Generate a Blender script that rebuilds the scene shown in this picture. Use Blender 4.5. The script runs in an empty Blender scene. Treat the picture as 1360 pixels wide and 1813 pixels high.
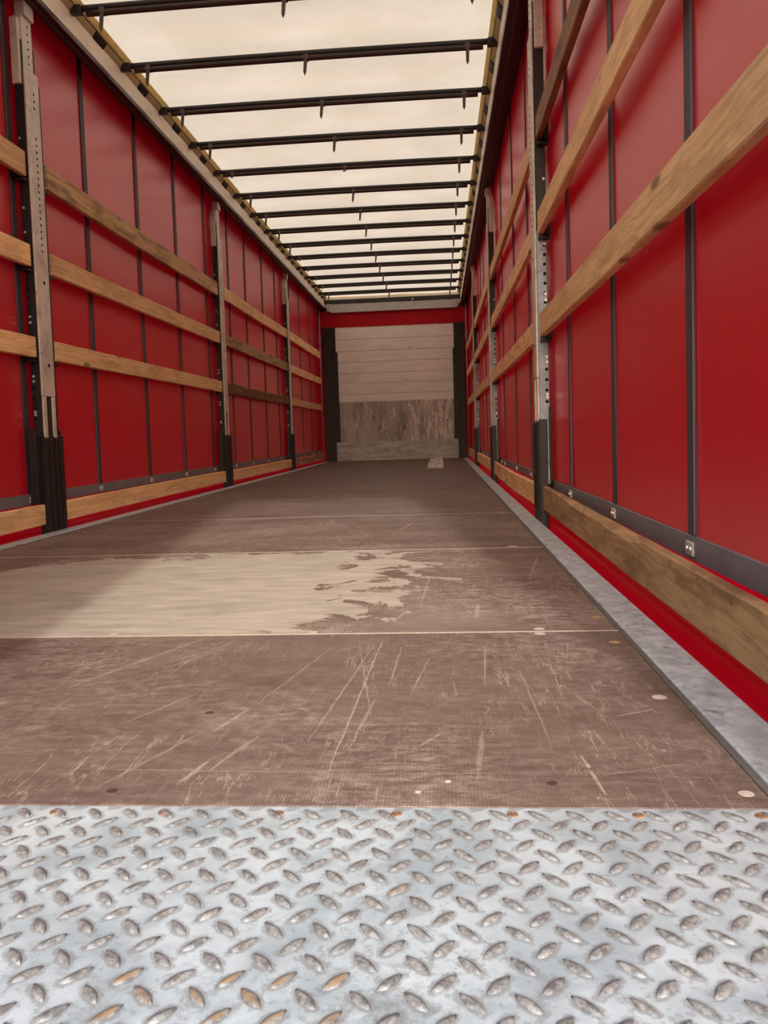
import bpy, bmesh, math, random
from mathutils import Vector, Matrix
random.seed(7)
R = math.radians
D = bpy.data
COL = bpy.context.scene.collection

# ------------------------------------------------------------------ camera, sky, sun, exposure
sc = bpy.context.scene
cam_d = D.cameras.new('camera')
cam = D.objects.new('camera', cam_d)
COL.objects.link(cam)
yaw, pit, rol, f_px = -0.0759377, -0.0583418, -0.0314592, 1360.0
cy, sy = math.cos(yaw), math.sin(yaw)
fw = Vector((sy * math.cos(pit), cy * math.cos(pit), math.sin(pit)))
r0 = Vector((cy, -sy, 0)); u0 = r0.cross(fw)
rt = r0 * math.cos(rol) + u0 * math.sin(rol)
up = -r0 * math.sin(rol) + u0 * math.cos(rol)
mw = Matrix((rt, up, -fw)).transposed().to_4x4()
mw.translation = Vector((0.76224, -0.90464, 0.45192))
cam.matrix_world = mw
cam_d.sensor_fit = 'VERTICAL'
cam_d.sensor_height = 24.0
cam_d.lens = 24.0 * f_px / 1813.0
cam_d.shift_x = 2.7456 / 1813.0
cam_d.shift_y = -58.1227 / 1813.0
cam_d.clip_start = 0.02
cam_d.clip_end = 300
sc.camera = cam

w = D.worlds.new('world'); sc.world = w; w.use_nodes = True
wn = w.node_tree
wn.nodes.clear()
wo = wn.nodes.new('ShaderNodeOutputWorld')
wb = wn.nodes.new('ShaderNodeBackground')
sky = wn.nodes.new('ShaderNodeTexSky')
sky.sky_type = 'NISHITA'
sky.sun_disc = False
sky.sun_elevation = R(27.5)
sky.sun_rotation = R(180 - 7.7)
sky.air_density = 1.0
sky.dust_density = 4.0
wb.inputs['Strength'].default_value = 0.32
wn.links.new(sky.outputs[0], wb.inputs[0])
wn.links.new(wb.outputs[0], wo.inputs[0])

sun_d = D.lights.new('sun', 'SUN')
sun_d.energy = 2.2
sun_d.angle = R(2.2)
sun_d.color = (1.0, 0.96, 0.90)
sun = D.objects.new('sun', sun_d)
COL.objects.link(sun)
sun.rotation_mode = 'QUATERNION'
sun.rotation_quaternion = Vector((-0.136, 1.0, -0.525)).to_track_quat('-Z', 'Y')

sc.view_settings.view_transform = 'Standard'
sc.view_settings.look = 'None'
sc.view_settings.gamma = 1.0
sc.view_settings.use_curve_mapping = False
sc.view_settings.exposure = 0.40
sc.cycles.max_bounces = 10
sc.cycles.diffuse_bounces = 6
sc.cycles.transmission_bounces = 6
sc.cycles.caustics_reflective = False
sc.cycles.caustics_refractive = False


# ------------------------------------------------------------------ node helpers
class NT:
    def __init__(self, name):
        self.m = D.materials.new(name); self.m.use_nodes = True
        self.t = self.m.node_tree; self.t.nodes.clear()
        self.out = self.t.nodes.new('ShaderNodeOutputMaterial')

    def n(self, kind, **kw):
        x = self.t.nodes.new(kind)
        for k, v in kw.items(): setattr(x, k, v)
        return x

    def put(self, sock, v):
        if v is None: return
        if hasattr(v, 'is_linked') or isinstance(v, bpy.types.NodeSocket): self.t.links.new(v, sock)
        else:
            if isinstance(v, (tuple, list)) and len(v) == 3 and sock.type == 'RGBA': v = (*v, 1)
            sock.default_value = v

    def obj(self): return self.n('ShaderNodeTexCoord').outputs['Object']
    def pos(self): return self.n('ShaderNodeNewGeometry').outputs['Position']
    def rnd(self): return self.n('ShaderNodeObjectInfo').outputs['Random']

    def math(self, op, a, b=None, c=None, clamp=False):
        x = self.n('ShaderNodeMath', operation=op, use_clamp=clamp)
        self.put(x.inputs[0], a); self.put(x.inputs[1], b); self.put(x.inputs[2], c)
        return x.outputs[0]

    def vmul(self, v, s, off=(0, 0, 0)):
        x = self.n('ShaderNodeMapping')
        self.put(x.inputs['Vector'], v)
        x.inputs['Scale'].default_value = s; self.put(x.inputs['Location'], off)
        return x.outputs[0]

    def shift(self, v, amount):
        c = self.n('ShaderNodeCombineXYZ')
        for i in range(3): self.put(c.inputs[i], amount)
        x = self.n('ShaderNodeVectorMath', operation='ADD')
        self.put(x.inputs[0], v); self.put(x.inputs[1], c.outputs[0])
        return x.outputs[0]

    def noise(self, v, scale=5, detail=4, rough=0.55, dist=0.0):
        x = self.n('ShaderNodeTexNoise')
        self.put(x.inputs['Vector'], v); x.inputs['Scale'].default_value = scale
        x.inputs['Detail'].default_value = detail; x.inputs['Roughness'].default_value = rough
        x.inputs['Distortion'].default_value = dist
        return x.outputs[0]

    def ramp(self, v, a, b):
        """0 at a, 1 at b"""
        x = self.n('ShaderNodeMapRange', interpolation_type='SMOOTHSTEP')
        self.put(x.inputs[0], v); self.put(x.inputs[1], a); self.put(x.inputs[2], b)
        return x.outputs[0]

    def mix(self, f, a, b):
        x = self.n('ShaderNodeMix', data_type='RGBA')
        self.put(x.inputs[0], f); self.put(x.inputs[6], a); self.put(x.inputs[7], b)
        return x.outputs[2]

    def xyz(self, v):
        x = self.n('ShaderNodeSeparateXYZ'); self.put(x.inputs[0], v)
        return x.outputs

    def bump(self, h, strength=0.3, dist=0.002):
        x = self.n('ShaderNodeBump'); self.put(x.inputs['Height'], h)
        x.inputs['Strength'].default_value = strength; x.inputs['Distance'].default_value = dist
        return x.outputs[0]

    def bsdf(self, col, rough=0.5, metal=0.0, spec=0.5, normal=None):
        x = self.n('ShaderNodeBsdfPrincipled')
        self.put(x.inputs['Base Color'], col); self.put(x.inputs['Roughness'], rough)
        self.put(x.inputs['Metallic'], metal); self.put(x.inputs['Specular IOR Level'], spec)
        if normal is not None: self.put(x.inputs['Normal'], normal)
        return x.outputs[0]

    def done(self, shader):
        self.t.links.new(shader, self.out.inputs[0]); return self.m


def c255(r, g, b):
    def l(x):
        x /= 255.0
        return x / 12.92 if x <= 0.04045 else ((x + 0.055) / 1.055) ** 2.4
    return (l(r), l(g), l(b))


def plain(name, col, rough=0.5, metal=0.0, spec=0.5, var=0.25, scale=12.0):
    k = NT(name); v = k.obj()
    n = k.noise(v, scale, 5, 0.6)
    dark = tuple(x * (1 - var) for x in col); lite = tuple(min(1, x * (1 + var)) for x in col)
    c = k.mix(k.ramp(n, 0.3, 0.7), dark, lite)
    return k.done(k.bsdf(c, rough, metal, spec))


# ------------------------------------------------------------------ materials
def mat_curtain(name='red_vinyl', rough=0.31, trans=0.12, ior=1.72, spec=1.0):
    k = NT(name); p = k.pos()
    n = k.noise(p, 1.3, 3, 0.5)
    c = k.mix(k.ramp(n, 0.3, 0.7), (0.44, 0.003, 0.012), (0.50, 0.005, 0.015))
    wave = k.noise(k.vmul(p, (1, 0.7, 1.2)), 1.3, 2, 0.5)
    nb = k.bump(wave, 0.25, 0.02)
    b = k.bsdf(c, rough, 0, spec, nb)
    pr_ = b.node; pr_.inputs['IOR'].default_value = ior
    t = k.n('ShaderNodeBsdfTranslucent'); k.put(t.inputs[0], (0.60, 0.003, 0.014))
    mx = k.n('ShaderNodeMixShader'); mx.inputs[0].default_value = trans
    k.t.links.new(b, mx.inputs[1]); k.t.links.new(t.outputs[0], mx.inputs[2])
    return k.done(mx.outputs[0])


def mat_tarp():
    k = NT('cream_roof_vinyl'); p = k.pos()
    n = k.noise(p, 2.2, 5, 0.6)
    stain = k.ramp(k.noise(k.vmul(p, (1.0, 1.6, 1)), 3.1, 6, 0.65, 0.6), 0.60, 0.78)
    c = k.mix(k.ramp(n, 0.3, 0.7), c255(216, 202, 176), c255(226, 213, 190))
    c = k.mix(k.math('MULTIPLY', stain, 0.40), c, c255(176, 158, 128))
    nb = k.bump(k.noise(k.vmul(p, (0.6, 2, 1)), 2.0, 2, 0.5), 0.25, 0.02)
    b = k.bsdf(c, 0.55, 0, 0.3, nb)
    t = k.n('ShaderNodeBsdfTranslucent'); k.put(t.inputs[0], c)
    mx = k.n('ShaderNodeMixShader'); mx.inputs[0].default_value = 0.5
    k.t.links.new(b, mx.inputs[1]); k.t.links.new(t.outputs[0], mx.inputs[2])
    return k.done(mx.outputs[0])


def scratch_group():
    """distance mask of a capsule-shaped scratch from A to B"""
    g = D.node_groups.new('scratch_mask', 'ShaderNodeTree')
    I = g.interface
    for nm in ('X', 'Y', 'AX', 'AY', 'BX', 'BY', 'W'): I.new_socket(nm, in_out='INPUT', socket_type='NodeSocketFloat')
    I.new_socket('Mask', in_out='OUTPUT', socket_type='NodeSocketFloat')
    gi = g.nodes.new('NodeGroupInput'); go = g.nodes.new('NodeGroupOutput')

    def m(op, a, b=None, c=None, cl=False):
        x = g.nodes.new('ShaderNodeMath'); x.operation = op; x.use_clamp = cl
        for i, v in enumerate((a, b, c)):
            if v is None: continue
            if isinstance(v, (int, float)): x.inputs[i].default_value = v
            else: g.links.new(v, x.inputs[i])
        return x.outputs[0]
    o = gi.outputs
    px, py = m('SUBTRACT', o['X'], o['AX']), m('SUBTRACT', o['Y'], o['AY'])
    dx, dy = m('SUBTRACT', o['BX'], o['AX']), m('SUBTRACT', o['BY'], o['AY'])
    dd = m('MULTIPLY_ADD', dx, dx, m('MULTIPLY', dy, dy))
    t = m('DIVIDE', m('MULTIPLY_ADD', px, dx, m('MULTIPLY', py, dy)), dd, None, True)
    ex, ey = m('SUBTRACT', px, m('MULTIPLY', t, dx)), m('SUBTRACT', py, m('MULTIPLY', t, dy))
    d = m('SQRT', m('MULTIPLY_ADD', ex, ex, m('MULTIPLY', ey, ey)))
    taper = m('MULTIPLY_ADD', m('MULTIPLY', t, m('SUBTRACT', 1.0, t)), 2.4, 0.4)
    g.links.new(m('SUBTRACT', 1.0, m('DIVIDE', d, m('MULTIPLY', o['W'], taper)), None, True), go.inputs[0])
    return g


SCR = scratch_group()


def mat_ply(name, ribs=0.0, dust=0.5, scratches=(), worn=False, seed=0.0):
    k = NT(name); p = k.pos()
    q = k.shift(p, seed)
    X, Y, Z = k.xyz(p)
    base = k.mix(k.ramp(k.noise(k.vmul(q, (1.2, 5, 1)), 1.6, 5, 0.6), 0.3, 0.7), c255(84, 66, 60), c255(106, 88, 80))
    grain = k.noise(k.vmul(q, (3, 40, 1)), 2.5, 5, 0.65)
    base = k.mix(k.math('MULTIPLY', k.ramp(grain, 0.35, 0.75), 0.35), base, c255(138, 116, 106))
    # dust: broad patches broken by fine streaks
    pd = k.ramp(k.noise(q, 2.3, 6, 0.62, 0.3), 0.40, 0.68)
    st = k.ramp(k.noise(k.vmul(q, (11, 26, 1)), 2.2, 9, 0.82), 0.42, 0.66)
    st2 = k.ramp(k.noise(k.vmul(q, (46, 4.5, 1)), 2.0, 5, 0.7), 0.52, 0.74)
    dm = k.math('MULTIPLY', k.math('MULTIPLY_ADD', pd, 0.75, 0.25), k.math('MAXIMUM', st, st2))
    col = k.mix(k.math('MULTIPLY', dm, dust), base, c255(182, 171, 162))
    pd2 = k.ramp(k.noise(k.shift(q, 9.3), 1.4, 5, 0.6), 0.52, 0.74)
    col = k.mix(k.math('MULTIPLY', pd2, 0.5 * dust), col, c255(158, 148, 139))
    # fine meandering scratches: thin ridges of a stretched noise
    for (sc3, off, amt) in (((9, 1.1, 1), 2.7, 0.50), ((7, 2.4, 1), 8.1, 0.40), ((1.2, 12, 1), 5.5, 0.32)):
        rn = k.noise(k.vmul(k.shift(q, off), sc3), 2.2, 5, 0.6, 0.2)
        ln = k.ramp(k.math('ABSOLUTE', k.math('SUBTRACT', rn, 0.5)), 0.011, 0.002)
        ln = k.math('MULTIPLY', ln, k.ramp(k.noise(k.shift(q, off + 1), 4.0, 5, 0.7), 0.48, 0.66))
        col = k.mix(k.math('MULTIPLY', ln, amt * min(1.0, dust * 1.6)), col, c255(190, 176, 160))
    sp = k.ramp(k.noise(k.vmul(q, (1, 1.6, 1)), 95, 4, 0.75), 0.60, 0.70)
    col = k.mix(k.math('MULTIPLY', sp, 0.38 * dust), col, c255(186, 172, 158))
    # dark oily spots
    dk = k.ramp(k.noise(k.vmul(k.shift(q, 4.1), (5, 11, 1)), 1.3, 4, 0.55), 0.70, 0.80)
    col = k.mix(k.math('MULTIPLY', dk, 0.45), col, c255(70, 54, 50))
    if worn:
        # the film has flaked away from the middle of the sheet: bare pale wood with flakes left
        wob = k.noise(q, 5.2, 8, 0.66, 0.5)
        a = k.ramp(X, 1.05, 0.10)
        b = k.math('SUBTRACT', k.math('MULTIPLY_ADD', X, 0.42, 2.30), Y)      # far left corner keeps its film
        b = k.ramp(b, -0.25, 0.55)
        e = k.ramp(Y, 2.20, 1.92)
        core = k.math('MULTIPLY', k.math('MULTIPLY', a, b), e)
        s = k.math('MULTIPLY_ADD', k.math('SUBTRACT', wob, 0.5), 2.3, core)
        wm = k.ramp(s, 0.475, 0.525)
        bare = k.mix(k.ramp(k.noise(k.vmul(q, (3.5, 13, 1)), 1.7, 7, 0.68), 0.3, 0.72), c255(152, 145, 134), c255(180, 172, 160))
        bare = k.mix(k.math('MULTIPLY', k.ramp(k.noise(k.vmul(q, (1, 2, 1)), 3.2, 4, 0.6), 0.5, 0.75), 0.5), bare, c255(132, 127, 120))
        col = k.mix(wm, col, bare)
    h = k.noise(k.vmul(q, (3, 3, 1)), 60, 4, 0.6)
    if ribs > 0:
        wv = k.n('ShaderNodeTexWave', wave_type='BANDS', bands_direction='X', wave_profile='SIN')
        k.put(wv.inputs['Vector'], k.shift(p, 0.0)); wv.inputs['Scale'].default_value = 2 * math.pi / (20 * 0.0046)
        wv.inputs['Distortion'].default_value = 0.0
        rv = wv.outputs[1]
        col = k.mix(k.math('MULTIPLY', rv, ribs), col, k.mix(0.5, col, c255(60, 45, 42)))
        h = k.math('MULTIPLY_ADD', rv, 1.0, k.math('MULTIPLY', h, 0.5))
    m = None
    brk = k.noise(k.vmul(q, (30, 30, 1)), 3.0, 4, 0.7)
    Xn = k.math('ADD', X, k.math('MULTIPLY_ADD', k.noise(q, 26, 2, 0.5), 0.005, -0.0025))
    for (ax, ay, bx, by, wd, st_) in scratches:
        gn = k.n('ShaderNodeGroup'); gn.node_tree = SCR
        k.put(gn.inputs['X'], Xn); k.put(gn.inputs['Y'], Y)
        for nm, v in zip(('AX', 'AY', 'BX', 'BY', 'W'), (ax, ay, bx, by, wd * 0.62)): gn.inputs[nm].default_value = v
        mm = k.math('MULTIPLY', k.ramp(gn.outputs[0], 0.0, 0.6), st_)
        m = mm if m is None else k.math('MAXIMUM', m, mm)
    if m is not None:
        m = k.math('MULTIPLY', m, k.ramp(brk, 0.30, 0.52))
        col = k.mix(k.math('MULTIPLY', m, 0.58), col, c255(188, 178, 165))
    rough = k.math('MULTIPLY_ADD', k.ramp(grain, 0.3, 0.7), 0.12, 0.50)
    return k.done(k.bsdf(col, rough, 0, 0.35, k.bump(h, 0.35, 0.0012)))


def mat_wood(name, a, b, dirt, dirt_amt):
    k = NT(name); o = k.obj(); r = k.rnd()
    v = k.shift(o, k.math('MULTIPLY', r, 37.0))
    warp = k.noise(k.vmul(v, (1, 1.3, 1)), 1.7, 3, 0.5)
    c2 = k.n('ShaderNodeVectorMath', operation='ADD')
    cc = k.n('ShaderNodeCombineXYZ'); k.put(cc.inputs[2], k.math('MULTIPLY', warp, 0.10)); k.put(cc.inputs[0], k.math('MULTIPLY', warp, 0.10))
    k.put(c2.inputs[0], v); k.put(c2.inputs[1], cc.outputs[0])
    grain = k.noise(k.vmul(c2.outputs[0], (12, 0.55, 30)), 3.0, 4, 0.6)
    fine = k.noise(k.vmul(v, (60, 4, 160)), 2.0, 3, 0.6)
    col = k.mix(k.ramp(grain, 0.34, 0.66), a, b)
    col = k.mix(k.math('MULTIPLY', k.ramp(fine, 0.45, 0.8), 0.25), col, tuple(x * 0.55 for x in a))
    tint = k.math('MULTIPLY_ADD', r, 0.5, 0.72)
    hsv = k.n('ShaderNodeHueSaturation'); k.put(hsv.inputs['Value'], tint); k.put(hsv.inputs['Color'], col)
    col = hsv.outputs[0]
    # knots
    vo = k.n('ShaderNodeTexVoronoi'); k.put(vo.inputs['Vector'], k.vmul(v, (3, 2.3, 7))); vo.inputs['Scale'].default_value = 1.0
    kn = k.ramp(vo.outputs['Distance'], 0.13, 0.05)
    col = k.mix(k.math('MULTIPLY', kn, 0.7), col, c255(84, 48, 24))
    dn = k.ramp(k.noise(k.vmul(v, (3, 2.2, 9)), 1.6, 6, 0.68), 0.42, 0.66)
    col = k.mix(k.math('MULTIPLY', dn, dirt_amt), col, dirt)
    blot = k.ramp(k.noise(k.vmul(k.shift(v, 5.0), (6, 6, 14)), 1.7, 5, 0.7), 0.60, 0.72)
    col = k.mix(k.math('MULTIPLY', blot, dirt_amt * 0.7), col, tuple(x * 0.5 for x in dirt))
    nb = k.bump(k.math('ADD', grain, k.math('MULTIPLY', fine, 0.5)), 0.35, 0.003)
    return k.done(k.bsdf(col, 0.62, 0, 0.3, nb))


def mat_galv(name, lite, dark, smudge, amt, scale=9.0, rough=0.42, metal=0.35):
    k = NT(name); v = k.pos()
    n = k.noise(v, scale, 6, 0.65, 0.3)
    col = k.mix(k.ramp(n, 0.35, 0.7), dark, lite)
    fl = k.ramp(k.noise(k.vmul(v, (1, 1, 1)), scale * 6, 4, 0.7), 0.55, 0.75)
    sm = k.ramp(k.noise(k.vmul(k.shift(v, 3.3), (1.0, 1.3, 1)), scale * 1.1, 6, 0.7, 0.5), 0.52, 0.70)
    col = k.mix(k.math('MULTIPLY', sm, amt), col, smudge)
    col = k.mix(k.math('MULTIPLY', fl, amt * 0.55), col, smudge)
    ro = k.math('MULTIPLY_ADD', n, 0.25, rough - 0.1)
    return k.done(k.bsdf(col, ro, metal, 0.5, k.bump(n, 0.15, 0.002)))


def mat_tread():
    k = NT('galvanised_tread_steel'); v = k.pos()
    X, Y, Z = k.xyz(v)
    n = k.noise(v, 10, 6, 0.6, 0.4)
    col = k.mix(k.ramp(n, 0.32, 0.70), c255(152, 166, 176), c255(190, 203, 212))
    # grime: fine blotches, heavier in a band near the middle and towards the rear edge
    band = k.ramp(k.math('ABSOLUTE', k.math('SUBTRACT', X, 0.70)), 0.16, 0.0)
    rear = k.ramp(Y, -0.18, -0.36)
    hv = k.math('MULTIPLY_ADD', band, 0.05, k.math('MULTIPLY', rear, 0.06))
    g1 = k.noise(k.vmul(v, (1, 1.4, 1)), 16, 8, 0.72, 0.4)
    gm = k.ramp(k.math('ADD', g1, hv), 0.57, 0.70)
    g2 = k.ramp(k.math('ADD', k.noise(v, 75, 5, 0.72), hv), 0.58, 0.70)
    # dirt collects around the lugs: same lattice as the lugs
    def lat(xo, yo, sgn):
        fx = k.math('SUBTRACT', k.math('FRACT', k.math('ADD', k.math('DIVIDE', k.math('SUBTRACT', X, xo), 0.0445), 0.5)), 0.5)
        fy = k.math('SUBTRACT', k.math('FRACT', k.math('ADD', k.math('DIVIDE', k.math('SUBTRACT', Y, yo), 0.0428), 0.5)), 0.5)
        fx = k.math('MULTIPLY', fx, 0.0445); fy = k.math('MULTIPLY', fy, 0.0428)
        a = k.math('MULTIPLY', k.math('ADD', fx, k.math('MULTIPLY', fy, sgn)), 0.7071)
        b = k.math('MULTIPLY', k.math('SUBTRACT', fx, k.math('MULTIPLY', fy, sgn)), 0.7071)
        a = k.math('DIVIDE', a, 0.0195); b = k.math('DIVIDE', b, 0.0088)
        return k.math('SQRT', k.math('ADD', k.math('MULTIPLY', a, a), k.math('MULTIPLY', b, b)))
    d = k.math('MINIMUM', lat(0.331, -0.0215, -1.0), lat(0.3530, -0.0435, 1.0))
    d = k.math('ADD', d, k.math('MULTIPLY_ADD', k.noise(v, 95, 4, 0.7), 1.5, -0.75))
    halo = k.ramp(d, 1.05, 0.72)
    col = k.mix(k.math('MULTIPLY', gm, 0.42), col, c255(128, 132, 136))
    col = k.mix(k.math('MULTIPLY', g2, 0.45), col, c255(118, 120, 122))
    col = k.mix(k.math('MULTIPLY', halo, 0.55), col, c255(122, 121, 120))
    # a few scratches
    sc_ = k.ramp(k.noise(k.vmul(v, (60, 6, 1)), 2.5, 4, 0.6), 0.68, 0.72)
    col = k.mix(k.math('MULTIPLY', sc_, 0.30), col, c255(130, 132, 134))
    ro = k.math('MULTIPLY_ADD', k.ramp(g1, 0.35, 0.7), 0.2, 0.36)
    return k.done(k.bsdf(col, ro, 0.25, 0.5, k.bump(g1, 0.25, 0.0015)))


def mat_lug(name, rust):
    k = NT(name); o = k.obj(); v = k.pos()
    n = k.noise(v, 130, 5, 0.7)
    col = k.mix(k.ramp(n, 0.35, 0.68), c255(112, 113, 114), c255(170, 173, 176))
    h = k.xyz(o)[2]
    if rust:
        top = k.ramp(k.math('ADD', h, k.math('MULTIPLY_ADD', k.noise(v, 90, 3, 0.6), 0.0016, -0.0008)), 0.0012, 0.0019)
        col = k.mix(k.math('MULTIPLY', top, k.math('MULTIPLY_ADD', k.ramp(k.noise(v, 60, 5, 0.7), 0.4, 0.6), 0.55, 0.25)), col, c255(166, 140, 106))
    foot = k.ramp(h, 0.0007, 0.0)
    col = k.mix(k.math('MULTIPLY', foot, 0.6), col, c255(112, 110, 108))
    return k.done(k.bsdf(col, 0.33, 0.45, 0.5, k.bump(n, 0.3, 0.0006)))


M = {}
M['red'] = mat_curtain()
M['red_thin'] = mat_curtain('thin_red_vinyl_skirt', 0.35, 0.45, 1.5, 0.5)
M['red_dull'] = mat_curtain('dull_red_vinyl', 0.6, 0.0, 1.4, 0.3)
M['tarp'] = mat_tarp()
M['belt'] = plain('dark_grey_webbing', c255(68, 62, 66), 0.55, 0, 0.4, 0.12, 300)
M['belt_edge'] = plain('pale_belt_stitching', c255(120, 112, 122), 0.6, 0, 0.3, 0.15, 300)
M['band'] = plain('dark_grey_vinyl_band', c255(112, 112, 116), 0.5, 0, 0.4, 0.12, 6)
M['black'] = plain('black_painted_steel', c255(34, 28, 28), 0.45, 0, 0.4, 0.3, 9)
M['blackrail'] = plain('black_brown_painted_rail', c255(48, 32, 30), 0.42, 0, 0.45, 0.18, 3)
M['bow'] = plain('dark_brown_bow_tube', c255(58, 42, 36), 0.42, 0, 0.45, 0.2, 8)
M['bow_top'] = plain('black_bow_tube', c255(38, 32, 30), 0.45, 0, 0.45, 0.2, 8)
M['strap'] = plain('grey_hanging_strap', c255(92, 80, 72), 0.6, 0, 0.3, 0.2, 60)
M['galv'] = mat_galv('galvanised_post_steel', c255(226, 219, 206), c255(200, 191, 178), c255(96, 86, 78), 0.45, 7, 0.42, 0.15)
M['galvb'] = mat_galv('bluish_galvanised_steel', c255(172, 180, 190), c255(132, 140, 150), c255(76, 78, 82), 0.5, 11, 0.42, 0.2)
M['edge'] = mat_galv('galvanised_edge_rail_steel', c255(200, 210, 218), c255(160, 170, 178), c255(112, 114, 116), 0.8, 22, 0.5, 0.12)
M['seal'] = plain('grey_rubber_sealant', c255(96, 96, 92), 0.7, 0, 0.3, 0.15, 40)
M['hole'] = plain('dark_punched_hole', c255(16, 14, 14), 0.8, 0, 0.2, 0.1, 20)
M['zinc'] = plain('bright_zinc_fitting', c255(205, 205, 205), 0.35, 0.5, 0.5, 0.12, 80)
def mat_yellow():
    k = NT('yellowed_roof_webbing'); p = k.pos()
    c = k.mix(k.ramp(k.noise(p, 9, 4, 0.6), 0.3, 0.7), c255(226, 208, 156), c255(238, 222, 174))
    t = k.n('ShaderNodeBsdfTranslucent'); k.put(t.inputs[0], c)
    mx = k.n('ShaderNodeMixShader'); mx.inputs[0].default_value = 0.5
    k.t.links.new(k.bsdf(c, 0.6, 0, 0.3), mx.inputs[1]); k.t.links.new(t.outputs[0], mx.inputs[2])
    return k.done(mx.outputs[0])


M['yellow'] = mat_yellow()
M['creamrail'] = plain('cream_painted_rail', c255(236, 224, 202), 0.45, 0, 0.4, 0.08, 5)
M['rust'] = plain('rusty_screw_head', c255(126, 98, 78), 0.7, 0.1, 0.3, 0.4, 160)
M['cap'] = plain('pale_screw_plug', c255(184, 172, 162), 0.6, 0, 0.3, 0.15, 120)
M['cap_tan'] = plain('tan_screw_plug', c255(170, 138, 104), 0.7, 0, 0.3, 0.25, 120)
M['ringspot'] = plain('dark_sunk_screw', c255(66, 52, 48), 0.7, 0, 0.3, 0.2, 120)
M['greybeam'] = plain('grey_painted_beam', c255(192, 192, 188), 0.5, 0.1, 0.4, 0.08, 4)
M['ground'] = plain('grey_asphalt', c255(128, 126, 122), 0.9, 0, 0.2, 0.2, 3)
M['door'] = plain('pale_grey_door_panel', c255(186, 186, 184), 0.5, 0, 0.4, 0.06, 3)
M['wood'] = mat_wood('pine_board', c255(228, 180, 124), c255(248, 210, 160), c255(140, 100, 62), 0.35)
M['wood_dark'] = mat_wood('dark_stained_board', c255(122, 84, 52), c255(150, 106, 68), c255(70, 44, 28), 0.7)
M['wood_grime'] = mat_wood('grimy_grey_brown_board', c255(178, 142, 98), c255(204, 170, 124), c255(100, 74, 50), 0.7)
M['tread'] = mat_tread()
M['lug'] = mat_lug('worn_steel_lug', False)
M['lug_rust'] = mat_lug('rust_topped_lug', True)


def mat_frontplank():
    k = NT('cream_front_plank'); o = k.pos(); r = k.rnd()
    v = k.shift(o, k.math('MULTIPLY', r, 11.0))
    n = k.noise(k.vmul(v, (1.2, 1, 9)), 1.6, 5, 0.6)
    c = k.mix(k.ramp(n, 0.3, 0.7), c255(240, 237, 228), c255(250, 247, 240))
    s = k.ramp(k.noise(k.vmul(v, (2.4, 1, 15)), 1.7, 7, 0.72), 0.60, 0.69)
    X = k.xyz(o)[0]
    s = k.math('MULTIPLY', s, k.ramp(k.math('ABSOLUTE', k.math('SUBTRACT', X, 0.42)), 0.95, 0.1))
    c = k.mix(k.math('MULTIPLY', s, 0.75), c, c255(128, 106, 86))
    g = k.ramp(k.noise(k.vmul(k.shift(v, 3.0), (0.8, 1, 3)), 2.2, 5, 0.65), 0.50, 0.72)
    c = k.mix(k.math('MULTIPLY', g, 0.4), c, c255(214, 202, 184))
    return k.done(k.bsdf(c, 0.55, 0, 0.35))


def mat_frontply():
    k = NT('scuffed_plywood_kickboard'); o = k.pos()
    n = k.noise(k.vmul(o, (3, 1, 1.0)), 1.5, 6, 0.68)
    c = k.mix(k.ramp(n, 0.34, 0.66), c255(150, 144, 136), c255(194, 188, 180))
    st = k.noise(k.vmul(o, (9, 1, 2.2)), 2.2, 7, 0.75)
    X = k.xyz(o)[0]
    wgt = k.math('MULTIPLY_ADD', k.ramp(X, 0.05, 0.55), 0.10, 0.0)
    w1 = k.ramp(k.math('ADD', st, wgt), 0.54, 0.66)
    c = k.mix(k.math('MULTIPLY', w1, 0.8), c, c255(240, 237, 230))
    bn = k.ramp(k.noise(k.vmul(k.shift(o, 7.7), (4, 1, 3)), 1.4, 5, 0.6), 0.60, 0.72)
    c = k.mix(k.math('MULTIPLY', bn, 0.6), c, c255(96, 68, 44))
    return k.done(k.bsdf(c, 0.6, 0, 0.3))


def mat_kick():
    k = NT('scuffed_metal_kick_plate'); o = k.pos()
    n = k.noise(k.vmul(o, (2, 1, 7)), 2.2, 7, 0.72)
    c = k.mix(k.ramp(n, 0.34, 0.66), c255(150, 147, 142), c255(196, 194, 188))
    X, Y, Z = k.xyz(o)
    low = k.ramp(Z, 0.16, 0.0)
    w1 = k.ramp(k.math('ADD', k.noise(k.vmul(o, (5, 1, 8)), 2.0, 7, 0.75), k.math('MULTIPLY', low, 0.08)), 0.58, 0.68)
    c = k.mix(k.math('MULTIPLY', w1, 0.75), c, c255(196, 192, 182))
    return k.done(k.bsdf(c, 0.5, 0.2, 0.4))


M['fplank'] = mat_frontplank()
M['fply'] = mat_frontply()
M['kick'] = mat_kick()


# ------------------------------------------------------------------ geometry helpers
def box(bm, x0, x1, y0, y1, z0, z1):
    xs = sorted((x0, x1)); ys = sorted((y0, y1)); zs = sorted((z0, z1))
    v = [bm.verts.new((x, y, z)) for x in xs for y in ys for z in zs]
    for q in ((0, 1, 3, 2), (4, 6, 7, 5), (0, 4, 5, 1), (2, 3, 7, 6), (0, 2, 6, 4), (1, 5, 7, 3)):
        bm.faces.new([v[i] for i in q])
    return v


def bev(bm, w=0.003, seg=1):
    bmesh.ops.bevel(bm, geom=list(bm.edges), offset=w, segments=seg, affect='EDGES', profile=0.5)


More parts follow.
